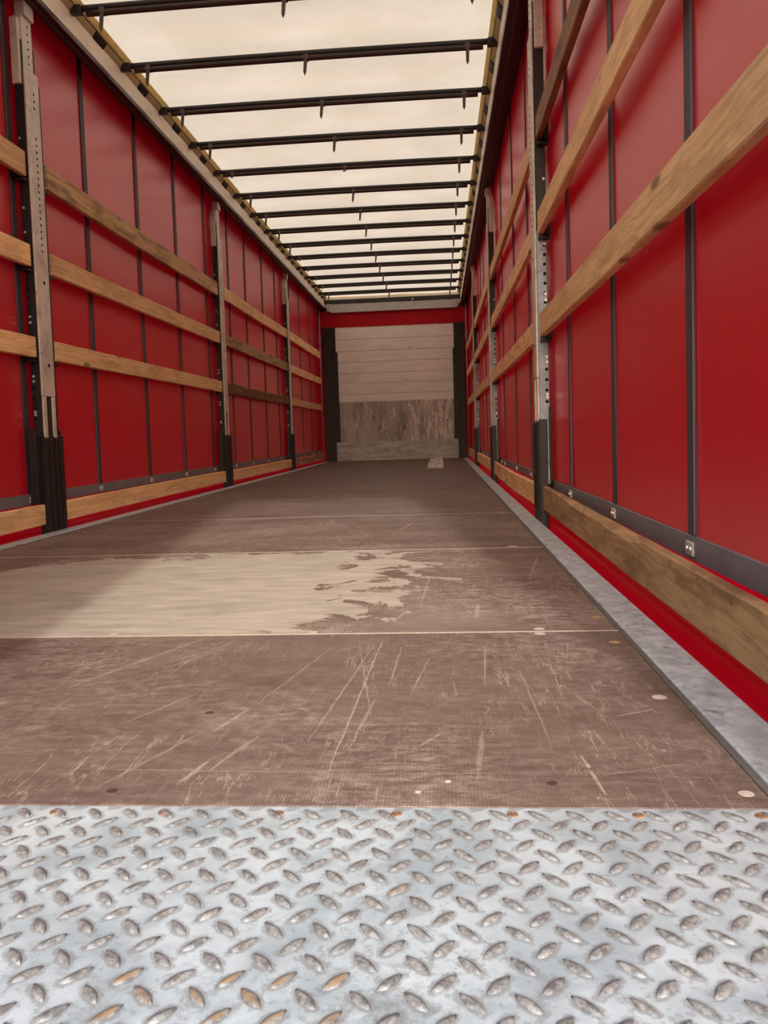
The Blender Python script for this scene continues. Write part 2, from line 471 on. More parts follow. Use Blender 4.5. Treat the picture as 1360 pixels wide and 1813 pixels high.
def disc(bm, c, axis, r, h=0.002, n=10, sx=1.0):
    """short cylinder standing on a face; axis is the outward normal"""
    a = Vector(axis).normalized(); q = a.to_track_quat('Z', 'Y')
    lo, hi = [], []
    for i in range(n):
        t = 2 * math.pi * i / n
        p = q @ Vector((math.cos(t) * r * sx, math.sin(t) * r, 0))
        lo.append(bm.verts.new(Vector(c) + p)); hi.append(bm.verts.new(Vector(c) + p * 0.88 + a * h))
    for i in range(n):
        j = (i + 1) % n
        bm.faces.new((lo[i], lo[j], hi[j], hi[i]))
    bm.faces.new(hi); bm.faces.new(lo[::-1])


def tube(bm, p0, p1, r, n=12):
    p0, p1 = Vector(p0), Vector(p1); q = (p1 - p0).to_track_quat('Z', 'Y')
    A, B = [], []
    for i in range(n):
        t = 2 * math.pi * i / n
        o = q @ Vector((math.cos(t) * r, math.sin(t) * r, 0))
        A.append(bm.verts.new(p0 + o)); B.append(bm.verts.new(p1 + o))
    for i in range(n):
        j = (i + 1) % n
        bm.faces.new((A[i], A[j], B[j], B[i]))
    bm.faces.new(A[::-1]); bm.faces.new(B)


def mesh(name, bm, mat, smooth=False):
    bmesh.ops.recalc_face_normals(bm, faces=bm.faces)
    me = D.meshes.new(name); bm.to_mesh(me); bm.free()
    me.materials.append(mat)
    if smooth:
        for p in me.polygons: p.use_smooth = True
    return me


def put(name, me, parent=None, loc=(0, 0, 0), rot=None):
    o = D.objects.new(name, me); COL.objects.link(o)
    o.location = loc
    if rot: o.rotation_euler = rot
    if parent: o.parent = parent
    return o


def part(name, bm, mat, parent=None, loc=(0, 0, 0), smooth=False):
    return put(name, mesh(name, bm, mat, smooth), parent, loc)


def empty(name, loc=(0, 0, 0)):
    o = D.objects.new(name, None); COL.objects.link(o); o.location = loc
    o.empty_display_size = 0.1
    return o


def tag(o, label, cat=None, group=None, kind=None):
    o['label'] = label
    if cat: o['category'] = cat
    if group: o['group'] = group
    if kind: o['kind'] = kind
    return o


def copy_tree(o, parent=None):
    c = o.copy(); COL.objects.link(c)
    if parent: c.parent = parent
    for ch in list(o.children): copy_tree(ch, c)
    return c


# ------------------------------------------------------------------ ground outside
bm = bmesh.new(); box(bm, -40, 40, -40, 60, -1.45, -1.25)
tag(part('ground', bm, M['ground']), 'grey asphalt yard below the trailer', kind='structure')

# ------------------------------------------------------------------ floor: plywood sheets
YW = 12.55
joints = [0.0, 0.815, 2.07, 3.35, 4.61, 5.87, 7.13, 8.39, 9.65, 10.91, YW]
floor = tag(empty('floor'), 'brown film faced plywood trailer floor of wide sheets', kind='structure')
near_scratches = [
    # ax, ay, bx, by, half width, strength  (metres on the floor)
    (0.06, 0.45, 0.22, 0.80, .005, .8), (0.20, 0.56, 0.27, 0.68, .005, .6), (0.20, 0.60, 0.30, 0.76, .004, .5),
    (0.24, 0.27, 0.32, 0.42, .005, .55), (0.30, 0.05, 0.385, 0.24, .006, .5), (0.40, 0.24, 0.43, 0.33, .007, .7),
    (0.435, 0.10, 0.475, 0.22, .007, .55), (0.405, 0.06, 0.425, 0.13, .008, .7), (0.44, 0.36, 0.52, 0.70, .003, .8),
    (0.60, 0.10, 0.625, 0.75, .004, .75), (0.555, 0.20, 0.61, 0.72, .004, .65), (0.64, 0.30, 0.575, 0.74, .0035, .6),
    (0.62, 0.18, 0.64, 0.38, .006, .55), (0.66, 0.45, 0.67, 0.70, .005, .5), (0.70, 0.40, 0.73, 0.62, .003, .6),
    (0.83, 0.45, 0.845, 0.68, .004, .65), (0.955, 0.035, 0.945, 0.15, .006, .85), (0.91, 0.20, 0.90, 0.55, .004, .45),
    (0.72, 0.18, 0.755, 0.235, .006, .55), (1.03, 0.30, 1.09, 0.325, .005, .8), (0.80, 0.08, 0.815, 0.24, .009, .4),
    (0.25, 0.105, 0.60, 0.095, .0022, .8), (0.62, 0.09, 0.85, 0.095, .0022, .55), (0.95, 0.085, 1.08, 0.125, .0025, .5),
    (0.40, 0.42, 0.62, 0.40, .004, .4), (0.88, 0.62, 1.03, 0.52, .005, .4), (0.17, 0.36, 0.30, 0.355, .003, .6),
    (1.00, 0.60, 1.02, 0.72, .004, .5), (1.06, 0.20, 1.13, 0.16, .004, .45), (0.98, 0.40, 1.0, 0.33, .007, .45)]
mid_scratches = [(-0.10, 1.02, 0.20, 1.62, .008, .7), (-0.25, 1.3, -0.1, 1.6, .008, .5), (0.70, 1.1, 0.72, 1.5, .008, .5),
                 (0.84, 0.95, 0.85, 1.10, .012, .7), (0.80, 1.0, 0.90, 1.03, .009, .6), (0.60, 1.45, 1.0, 1.5, .008, .45),
                 (1.02, 1.42, 1.10, 1.85, .008, .6), (-0.6, 0.86, 0.9, 0.83, .006, .4), (-0.3, 1.98, 0.0, 2.06, .006, .6)]
far_scratches = [(-0.55, 2.2, -0.25, 3.2, .010, .6), (-0.30, 2.15, 0.02, 3.1, .010, .6), (-0.2, 2.3, 0.1, 2.9, .006, .5),
                 (0.55, 2.6, 0.62, 3.0, .015, .5)]
ply_mats = [mat_ply('brown_ribbed_plywood_film', 0.42, 0.68, near_scratches, False, 0.0),
            mat_ply('flaked_worn_plywood_film', 0.0, 0.70, mid_scratches, True, 3.0),
            mat_ply('scuffed_plywood_film', 0.0, 0.62, far_scratches, False, 6.0),
            mat_ply('brown_plywood_film', 0.0, 0.42, (), False, 12.0),
            mat_ply('dull_brown_plywood_film', 0.0, 0.2, (), False, 21.0)]
ply_lab = {0: 'near plywood sheet with ribbed film and many scratches', 1: 'plywood sheet with film flaked off to pale wood',
           2: 'scuffed brown plywood sheet beyond the flaked one'}
sheets = []
for i in range(len(joints) - 1):
    bm = bmesh.new()
    y0, y1 = joints[i] + 0.0015, joints[i + 1] - 0.0015
    box(bm, -1.147, 1.147, y0, y1, -0.028, 0.0)
    bev(bm, 0.0012)
    o = part('plywood_sheet', bm, ply_mats[min(i, 3) if i < 5 else 4], floor)
    if i in ply_lab: o['label'] = ply_lab[i]
    sheets.append(o)
# pale splintered wood showing in the joints
for i, j in enumerate(joints[1:4]):
    bm = bmesh.new(); box(bm, -1.147, 1.147, j - 0.004, j + 0.004, -0.02, 0.0004)
    part('joint_filler', bm, M['cap'], floor)
# sub floor under everything, so no light comes up through the joints
bm = bmesh.new(); box(bm, -1.24, 1.24, -0.40, YW + 0.1, -0.12, -0.030)
part('subfloor', bm, M['black'], floor)
# screw plugs
caps = [(0.976, 0.838, .012, 'cap'), (0.972, 0.797, .012, 'cap'), (1.116, 0.383, .0115, 'cap'), (1.124, 0.039, .009, 'cap'),
        (1.118, 0.72, .012, 'cap_tan'), (1.125, 0.943, .013, 'cap_tan'), (1.036, 2.10, .018, 'cap'),
        (0.723, 0.040, .004, 'cap'), (0.761, 0.070, .004, 'cap'), (0.894, 0.065, .007, 'ringspot'),
        (-0.02, 0.838, .010, 'cap'), (0.46, 0.832, .009, 'cap'), (1.085, 3.37, .014, 'cap'), (0.37, 0.32, .007, 'ringspot'), (0.325, 0.04, .007, 'ringspot')]
for (x, y, r_, m_) in caps:
    idx = max(i for i, j in enumerate(joints) if j <= y)
    bm = bmesh.new(); disc(bm, (x, y, -0.0005), (0, 0, 1), r_, 0.0008, 14, 1.15)
    part('screw_plug', bm, M[m_], sheets[idx])

# ------------------------------------------------------------------ galvanised edge rails
for s, nm, lb in ((-1, 'trim_1', 'galvanised steel edge rail along left side of floor'), (1, 'trim_2', 'galvanised steel edge rail along right side of floor')):
    t = tag(empty(nm), lb, kind='structure')
    bm = bmesh.new(); box(bm, s * 1.158, s * 1.240, -0.40, YW, -0.14, 0.004); bev(bm, 0.003, 2)
    part('edge_rail', bm, M['edge'], t)
    bm = bmesh.new(); box(bm, s * 1.147, s * 1.158, 0.0, YW, -0.03, 0.001)
    part('sealant_strip', bm, M['seal'], t)

# ------------------------------------------------------------------ tread plate with raised lugs
tp = tag(empty('tread_plate', (0.0, -0.2, 0)), 'galvanised steel diamond tread plate across the rear edge of the floor', 'plate')
def rel(o, p): o.location = Vector(o.location) - Vector(p.location); return o
bm = bmesh.new(); box(bm, -1.158, 1.158, -0.42, -0.0015, -0.028, 0.001); bev(bm, 0.0015)
rel(part('plate', bm, M['tread'], tp), tp)
LUG_H = 0.0023


def lug_verts(bm, cx=0, cy_=0, ang=0, z=0.0):
    L, W_ = 0.0152, 0.0056
    n = 7
    ca, sa = math.cos(ang), math.sin(ang)
    def ring(sl, sw, h):
        pts = []
        for s in (1, -1):
            for i in range(n - 1):
                t = -1 + 2 * i / (n - 1)
                t *= s
                y = s * W_ * sw * (1 - abs(t) ** 1.8)
                x = -t * L * sl
                pts.append(bm.verts.new((cx + x * ca - y * sa, cy_ + x * sa + y * ca, z + h)))
        return pts
    a, b, c = ring(1, 1, 0), ring(0.86, 0.62, LUG_H * 0.8), ring(0.62, 0.25, LUG_H)
    for u, v in ((a, b), (b, c)):
        for i in range(len(u)):
            j = (i + 1) % len(u)
            bm.faces.new((u[i], u[j], v[j], v[i]))
    bm.faces.new(c)


bm = bmesh.new(); lug_verts(bm)
lug_me = mesh('lug', bm, M['lug'], True)
cells = []
for m_ in range(-1, 10):
    for k_ in range(-34, 20):
        for (xo, yo, ang) in ((0.331, -0.0215, -45), (0.353, -0.0435, 45)):
            x, y = xo + 0.0445 * k_, yo - 0.0428 * m_
            if -1.14 < x < 1.14 and -0.405 < y < -0.006:
                cells.append((x, y, ang))
# those in view show as lugs of their own, the rest of the pattern is one part
def in_view(x, y):
    d = Vector((x, y, 0)) - mw.translation
    z = d.dot(fw)
    px = 680 - 2.7 + 1360 * d.dot(rt) / z; py = 906.5 - 58.1 - 1360 * d.dot(up) / z
    return -25 < px < 1385 and py < 1835
seen = [c for c in cells if in_view(c[0], c[1])]
seen.sort(key=lambda c: (c[0] - .76) ** 2 + (c[1] + .9) ** 2)
seen = seen[:300]; ss = set(seen)
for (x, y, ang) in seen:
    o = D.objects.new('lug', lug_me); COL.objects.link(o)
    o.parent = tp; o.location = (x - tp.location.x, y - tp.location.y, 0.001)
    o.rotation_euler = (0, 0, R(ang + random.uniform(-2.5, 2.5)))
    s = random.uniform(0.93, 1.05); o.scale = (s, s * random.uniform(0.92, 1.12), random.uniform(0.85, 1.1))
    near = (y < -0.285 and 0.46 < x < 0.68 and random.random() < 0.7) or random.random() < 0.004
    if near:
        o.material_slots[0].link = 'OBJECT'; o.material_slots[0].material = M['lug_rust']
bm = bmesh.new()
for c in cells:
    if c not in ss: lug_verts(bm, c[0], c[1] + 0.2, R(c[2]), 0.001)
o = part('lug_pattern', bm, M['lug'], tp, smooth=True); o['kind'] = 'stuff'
for x in [0.278 - 0.1405 * 3, 0.278 - .1405 * 2, 0.1375, 0.278, 0.415, 0.557, 0.699, 0.836, 0.980, 1.118]:
    bm = bmesh.new(); disc(bm, (0, 0, 0.001), (0, 0, 1), 0.0068, 0.0012, 10)
    part('screw', bm, M['rust'], tp, (x - tp.location.x, -0.019 - tp.location.y, 0))

# ------------------------------------------------------------------ side curtains
XC = 1.32
posts_y = [2.94, 6.27, 9.50]


def bulge(y, z):
    return 0.004 * math.sin(y * 1.9) + 0.003 * math.sin(y * 4.1 + z)


left_straps = [1.27, 2.065, 2.835, 3.655, 4.48, 5.24, 6.035, 6.80, 7.52, 8.30, 9.03, 9.98, 10.79, 11.57, 12.2]
right_straps = [-0.1, 0.845, 1.60, 2.37, 3.83, 4.72, 5.61, 6.9, 7.55, 8.15, 8.75, 10.2, 10.9, 11.6, 12.2]
right_buckles = right_straps + [3.12, 5.95]
for s, nm, side, straps in ((-1, 'wall_left', 'left', left_straps), (1, 'wall_right', 'right', right_straps)):
    wl = tag(empty(nm), 'glossy red vinyl side curtain forming the %s wall' % side, kind='structure')
    bm = bmesh.new()
    ny = 130
    # profile: straight down, then the loose skirt rolls inward beside the deck edge
    prof = [(0.0, 2.80), (0.0, 2.4), (0, 2.0), (0, 1.6), (0, 1.2), (0, 0.8), (0, 0.5), (0, 0.19)]
    grid = []
    for i in range(ny + 1):
        y = -0.36 + (12.66 + 0.36) * i / ny
        row = []
        for (dx, z) in prof:
            b = bulge(y, z) * (1.0 if 0.3 < z < 2.5 else 0.4)
            row.append(bm.verts.new((s * (XC + dx + b), y, z)))
        grid.append(row)
    for i in range(ny):
        for j in range(len(prof) - 1):
            bm.faces.new((grid[i][j], grid[i + 1][j], grid[i + 1][j + 1], grid[i][j + 1]))
    part('curtain', bm, M['red'], wl, smooth=True)
    sk = tag(empty('trim_7' if s < 0 else 'trim_8'), 'thin red vinyl skirt rolling below the %s curtain beside the deck' % side, kind='structure')
    prof = [(0.0, 0.20), (0.002, 0.15), (0.002, 0.11), (0.0, 0.07), (0.0, 0.045), (0.002, 0.025)]
    for i in range(9):
        t = math.pi * (i / 8.0)
        prof.append((-0.003 - 0.036 * math.sin(t), 0.012 - 0.045 * (1 - math.cos(t))))
    prof += [(-0.002, -0.14), (0.0, -0.24)]
    bm = bmesh.new(); prev = None
    for i in range(ny + 1):
        y = -0.36 + 13.02 * i / ny
        row = [bm.verts.new((s * (XC + dx + (0.003 * math.sin(y * 2.3 + s) if z < 0.02 else bulge(y, z) * 0.4)), y, z)) for dx, z in prof]
        if prev:
            for j in range(len(prof) - 1): bm.faces.new((prev[j], row[j], row[j + 1], prev[j + 1]))
        prev = row
    part('skirt', bm, M['red_thin'], sk, smooth=True)
    # horizontal hem band
    bm = bmesh.new(); prev = None
    for i in range(ny + 1):
        y = -0.36 + 13.02 * i / ny; b = bulge(y, 0.2)
        ring = [bm.verts.new((s * (XC + b - d), y, z)) for d, z in ((0.003, 0.148), (0.007, 0.150), (0.007, 0.204), (0.003, 0.206))]
        if prev:
            for j in range(3): bm.faces.new((prev[j], ring[j], ring[j + 1], prev[j + 1]))
        prev = ring
    o = part('hem_band', bm, M['band'], wl, smooth=False); o['label'] = 'dark grey band along the foot of the curtain'
    for y in straps:
        bm = bmesh.new()
        zs = [0.205, 0.5, 0.9, 1.3, 1.7, 2.1, 2.5, 2.74]
        rows = []
        for z in zs:
            b = bulge(y, z)
            rows.append([bm.verts.new((s * (XC + b - d), y + dy, z)) for dy, d in ((-0.026, 0.001), (-0.026, 0.0055), (0.026, 0.0055), (0.026, 0.001))])
        for a, b_ in zip(rows, rows[1:]):
            for j in range(3): bm.faces.new((a[j], a[j + 1], b_[j + 1], b_[j]))
        st = part('webbing_strap', bm, M['belt'], wl)
        bm = bmesh.new()
        box(bm, s * (XC + bulge(y, 1) - 0.0068), s * (XC + bulge(y, 1) - 0.005), y - 0.026, y - 0.0225, 0.21, 2.70)
        part('stitched_edge', bm, M['belt_edge'], st)
    for y in (straps if s < 0 else right_buckles):
        bm = bmesh.new(); x = XC + bulge(y, 0.2) - 0.0065
        box(bm, s * x, s * (x - 0.006), y - 0.024, y + 0.024, 0.160, 0.192); bev(bm, 0.002)
        bk = part('buckle_plate', bm, M['zinc'], wl)
        bm = bmesh.new()
        for dy in (-0.011, 0.011): disc(bm, (s * (x - 0.006), y + dy, 0.176), (-s, 0, 0), 0.006, 0.003, 8)
        part('rivets', bm, M['zinc'], bk)['kind'] = 'stuff'

# ------------------------------------------------------------------ roof rails (trim_3, trim_4)
for s, nm, lb in ((-1, 'trim_3', 'dark roof side rail with cream inner face on left'), (1, 'trim_4', 'dark roof side rail with cream inner face on right')):
    t = tag(empty(nm), lb, kind='structure')
    zb = 2.66 if s < 0 else 2.648
    bm = bmesh.new()
    box(bm, s * 1.178, s * 1.243, -0.40, YW + 0.05, zb, zb + 0.10)
    box(bm, s * 1.243, s * 1.35, -0.40, YW + 0.05, zb + 0.085, zb + 0.22)
    o = part('lower_rail', bm, M['blackrail'], t)
    bm = bmesh.new(); tube(bm, (s * 1.215, -0.4, zb + 0.002), (s * 1.215, YW, zb + 0.002), 0.012, 10)
    part('rail_lip', bm, M['blackrail'], t, smooth=True)
    bm = bmesh.new(); box(bm, s * 1.178, s * 1.205, -0.40, YW, zb + 0.10, 2.86)
    box(bm, s * 1.1765, s * 1.180, -0.40, YW, zb + 0.026, zb + 0.11)
    part('inner_face', bm, M['creamrail'], t)

# ------------------------------------------------------------------ roof: tarp, yellow edge webbing, roller pads
ceil = tag(empty('ceiling', (0, 0, 0)), 'cream translucent vinyl sliding roof of the trailer', kind='structure')
bows_y = [3.29 + 0.6605 * i for i in range(14)]
bm = bmesh.new()
ys = []
y = -0.42
while y < 12.62:
    ys.append(y); y += 0.0826
ys.append(12.62)
nx = 14
rows = []
for y in ys:
    ph = (y - 3.29) / 0.6605
    sag = -0.010 * (1 - math.cos(2 * math.pi * ph)) * 0.5
    rows.append([bm.verts.new((-1.20 + 2.40 * j / nx, y, 2.872 + sag * math.sin(math.pi * j / nx) + 0.003 * math.sin(3 * y + j))) for j in range(nx + 1)])
for a, b in zip(rows, rows[1:]):
    for j in range(nx): bm.faces.new((a[j], a[j + 1], b[j + 1], b[j]))
part('roof_tarp', bm, M['tarp'], ceil, smooth=True)
def slat(bm, s, xa, za, xb, zb_, y0, y1, th=0.004):
    # a sloping strip between (xa, za) and (xb, zb) along the roof edge
    v = [bm.verts.new((s * x, y, z)) for y in (y0, y1) for x, z in ((xa, za), (xb, zb_), (xb, zb_ + th), (xa, za + th))]
    for q in ((0, 1, 2, 3), (7, 6, 5, 4), (0, 4, 5, 1), (1, 5, 6, 2), (2, 6, 7, 3), (3, 7, 4, 0)): bm.faces.new([v[k] for k in q])


for s in (-1, 1):
    bm = bmesh.new(); slat(bm, s, 1.126, 2.862, 1.1515, 2.832, -0.4, YW)
    o = part('edge_webbing', bm, M['yellow'], ceil); o['label'] = 'yellowed webbing strip along the roof edge'
    bm = bmesh.new(); slat(bm, s, 1.1485, 2.838, 1.179, 2.803, -0.4, YW, 0.003)
    part('edge_gap', bm, M['hole'], ceil)
    for i in range(-5, 15):
        yb = 3.29 + 0.6605 * i
        y0, y1 = yb - 0.33 + 0.075, yb + 0.33 - 0.075
        y1 = min(y1, YW - 0.02)
        if y1 - y0 < 0.1: continue
        bm = bmesh.new(); slat(bm, s, 1.1545, 2.824, 1.177, 2.797, y0, y1)
        part('webbing_flap', bm, M['yellow'], ceil)
        if y1 + 0.14 < YW:
            bm = bmesh.new()
            slat(bm, s, 1.149, 2.826, 1.177, 2.792, y1 + 0.008, y1 + 0.142, 0.006)
            pd_ = part('hinge_pad', bm, M['black'], ceil)
            bm = bmesh.new()
            for dy in (0.03, 0.12): disc(bm, (s * 1.163, y1 + dy, 2.807), (-s * 0.77, 0, -0.64), 0.005, 0.003, 8)
            part('rivets', bm, M['bow'], pd_)['kind'] = 'stuff'

# ------------------------------------------------------------------ roof bows with hanging straps
def bow_parts(root, stubs):
    bm = bmesh.new()
    pts = 24
    def bar(z, r, x0, x1):
        rings = []
        for i in range(pts + 1):
            x = x0 + (x1 - x0) * i / pts
            c = 0.006 * (1 - (x / 1.19) ** 2)
            rings.append([bm.verts.new((x, math.cos(t) * r, z + c + math.sin(t) * r)) for t in [2 * math.pi * k / 10 for k in range(10)]])
        for a, b in zip(rings, rings[1:]):
            for k in range(10): bm.faces.new((a[k], a[(k + 1) % 10], b[(k + 1) % 10], b[k]))
        bm.faces.new(rings[0][::-1]); bm.faces.new(rings[-1])
    bar(0.0, 0.0175, -1.09, 1.09)
    part('lower_tube', bm, M['bow'], root, smooth=True)
    bm = bmesh.new(); bar(0.028, 0.0175, -1.155, 1.155)
    part('upper_tube', bm, M['bow_top'], root, smooth=True)
    for s in (-1, 1):
        bm = bmesh.new()
        box(bm, s * 1.115, s * 1.176, -0.020, 0.020, 0.000, 0.046); bev(bm, 0.004)
        disc(bm, (s * 1.14, -0.02, 0.025), (0, -1, 0), 0.007, 0.004, 8)
        part('end_bracket', bm, M['bow_top'], root)
    for (x, stub) in zip((-1.0, 0.0, 0.995), stubs):
        bm = bmesh.new()
        box(bm, x - 0.016, x + 0.016, -0.0205, 0.0205, -0.010, 0.022); bev(bm, 0.002)
        L = 0.028 if stub else 0.100
        lean = -0.010
        z0 = -0.018
        v = []
        for (dx, dz) in ((-0.011, 0), (0.011, 0), (0.009, -L * 0.78), (0.0, -L), (-0.009, -L * 0.78)):
            for dy in (-0.004, 0.004):
                v.append(bm.verts.new((x + dx - lean * dz / -L * -1 * (1 if x < 0.5 else 0.2), dy - 0.014, z0 + dz + 0.012)))
        f = [v[i] for i in (0, 2, 4, 6, 8)]; g = [v[i] for i in (1, 3, 5, 7, 9)]
        bm.faces.new(f); bm.faces.new(g[::-1])
        for i in range(5):
            j = (i + 1) % 5
            bm.faces.new((f[i], g[i], g[j], f[j]))
        part('hanging_strap', bm, M['strap'], root)


ordn = ['first', 'second', 'third', 'fourth', 'fifth', 'sixth', 'seventh', 'eighth', 'ninth', 'tenth', 'eleventh', 'twelfth', 'thirteenth', 'fourteenth']
stub_of = {4: (1, 1, 0), 9: (1, 0, 0), 10: (1, 0, 0), 11: (1, 0, 0), 12: (1, 0, 0), 13: (0, 0, 0)}
for i, y in enumerate(bows_y):
    b = empty('roof_bow', (0, y, 2.785))
    extra = ', middle strap cut' if i == 4 else ''
    tag(b, ('dark double tube roof bow across ceiling%s, %s from the rear' % (extra, ordn[i])) if i < 13 else
        'dark double tube roof bow farthest back, nearest the front beam', 'roof bow', 'roof bows under the sliding roof')
    bow_parts(b, stub_of.get(i, (0, 0, 0)))

# ------------------------------------------------------------------ front wall
FY = 12.55
wf = tag(empty('wall_front'), 'front wall of cream planks over scuffed kick boards', kind='structure')
zl = [1.026, 1.165, 1.355, 1.530, 1.725, 1.915, 2.118, 2.345]
for a, b in zip(zl, zl[1:]):
    bm = bmesh.new(); box(bm, -1.03, 1.06, FY, FY + 0.04, a + 0.002, b - 0.002); bev(bm, 0.004)
    put('plank', mesh('plank', bm, M['fplank']), wf)
bm = bmesh.new(); box(bm, -1.03, 1.06, FY + 0.02, FY + 0.06, 0, 2.4); part('backing', bm, M['black'], wf)
bm = bmesh.new(); box(bm, -0.975, 1.030, FY - 0.008, FY + 0.02, 0.335, 1.026); bev(bm, 0.002)
o = part('plywood_kickboard', bm, M['fply'], wf); o['label'] = 'scuffed plywood panel with rivet columns'
for x in (-0.345, 0.39):
    for z in (0.76, 0.58, 0.40):
        bm = bmesh.new(); disc(bm, (x, FY - 0.008, z), (0, -1, 0), 0.022, 0.004, 12)
        rv = part('rivet_washer', bm, M['cap'], o)
for s_ in (-0.955, 1.012):
    bm = bmesh.new(); box(bm, s_ - 0.010, s_ + 0.010, FY - 0.011, FY - 0.008, 0.34, 1.02); part('edge_strip', bm, M['cap'], o)
bm = bmesh.new(); box(bm, -1.10, 1.142, FY - 0.030, FY + 0.02, 0.0, 0.335); bev(bm, 0.003)
o = part('kick_plate', bm, M['kick'], wf); o['label'] = 'scuffed grey metal kick plate'
for x in (-0.345, 0.39):
    bm = bmesh.new(); disc(bm, (x, FY - 0.030, 0.185), (0, -1, 0), 0.026, 0.004, 12); part('rivet_washer', bm, M['cap'], o)
for x0, x1 in ((-1.10, -1.0), (1.045, 1.142)):
    bm = bmesh.new(); box(bm, x0, x1, FY - 0.034, FY - 0.029, 0.0, 0.333); part('corner_plate', bm, M['edge'], o)
for s, xi, xs in ((-1, -1.010, -0.978), (1, 1.050, 1.026)):
    bm = bmesh.new(); box(bm, s * 1.225, xi + s * 0.035, FY - 0.05, FY + 0.08, 0.0, 2.335); bev(bm, 0.005)
    o = part('corner_post', bm, M['black'], wf)
    bm = bmesh.new(); box(bm, xi + s * 0.06, xi, FY - 0.028, FY, 1.90, 2.335); part('post_flange', bm, M['black'], o)
    for z0, z1 in ((0.337, 0.905), (0.909, 1.58), (1.584, 1.90)):
        bm = bmesh.new(); box(bm, xs + s * 0.085, xs, FY - 0.060, FY - 0.004, z0, z1); bev(bm, 0.004)
        part('post_cover', bm, M['black'], o)
bm = bmesh.new(); box(bm, -1.30, 1.30, FY - 0.01, FY + 0.03, 2.335, 2.62)
o = part('red_valance', bm, M['red_dull'], wf); o['label'] = 'red vinyl band above the planks'
for s in (-1, 1):
    bm = bmesh.new(); box(bm, s * 1.225, s * 1.34, FY + 0.01, FY + 0.05, -0.12, 2.6); part('side_closure', bm, M['red_dull'], wf)
    bm = bmesh.new(); box(bm, s * 1.18, s * 1.36, FY + 0.0, FY + 0.09, 2.55, 2.90); part('top_closure', bm, M['black'], wf)
    pl = tag(empty('tension_pole', (s * 1.262, FY - 0.16, 0)), 'pale upright curtain tension pole at front %s corner' % ('left' if s < 0 else 'right'), 'pole', 'curtain tension poles')
    bm = bmesh.new(); tube(bm, (0, 0, 0.0), (0, 0, 2.665), 0.011, 10); part('shaft', bm, M['galvb'], pl, smooth=True)
    bm = bmesh.new(); box(bm, -0.018, 0.018, -0.018, 0.018, 2.02, 2.20); bev(bm, 0.004); part('clamp', bm, M['galvb'], pl)
bm = bmesh.new(); box(bm, -1.36, 1.36, FY + 0.052, FY + 0.09, 2.50, 2.90); part('header_backing', bm, M['creamrail'], wf)
# front header beam
t = tag(empty('trim_5'), 'grey steel header beam above the front wall', kind='structure')
bm = bmesh.new()
v = [(-1.05, 2.583), (1.12, 2.590), (1.178, 2.69), (1.178, 2.735), (-1.178, 2.735), (-1.178, 2.69)]
A = [bm.verts.new((x, FY - 0.06, z)) for x, z in v]; B = [bm.verts.new((x, FY + 0.05, z)) for x, z in v]
bm.faces.new(A); bm.faces.new(B[::-1])
for i in range(6): bm.faces.new((A[i], A[(i + 1) % 6], B[(i + 1) % 6], B[i]))
part('beam', bm, M['greybeam'], t)
bm = bmesh.new(); box(bm, -1.178, 1.178, FY - 0.075, FY + 0.05, 2.735, 2.805); bev(bm, 0.004)
part('beam_cap', bm, M['bow_top'], t)
for x0, x1 in ((-1.13, -1.055), (1.085, 1.135)):
    bm = bmesh.new(); box(bm, x0, x1, FY - 0.068, FY - 0.058, 2.605, 2.735)
    g = part('gusset', bm, M['galv'], t)
    bm = bmesh.new()
    for z in (2.64, 2.69): disc(bm, ((x0 + x1) / 2, FY - 0.068, z), (0, -1, 0), 0.008, 0.004, 8)
    part('bolt', bm, M['hole'], g)
bm = bmesh.new(); tube(bm, (0.36, FY - 0.085, 2.735), (0.36, FY - 0.085, 2.775), 0.010, 10); part('bolt', bm, M['zinc'], t)

# loose plank lying before the front wall
pk = tag(empty('loose_plank', (0.70, 10.5, 0)), 'flat brown plank lying on the floor against the front wall', 'plank')
bm = bmesh.new(); box(bm, -0.105, 0.105, -1.75, 1.98, 0.0006, 0.022); bev(bm, 0.003)
part('plank_body', bm, M['fply'], pk)
bm = bmesh.new(); box(bm, -0.104, 0.104, -1.753, -1.749, 0.002, 0.021); part('cut_end', bm, M['cap'], pk)

# ------------------------------------------------------------------ stake posts
tiers = {-1: [(0.045, 0.150), (0.892, 0.995), (1.345, 1.455), (1.787, 1.910)],
         1: [(0.055, 0.172), (0.893, 1.004), (1.375, 1.480), (1.812, 1.922)]}


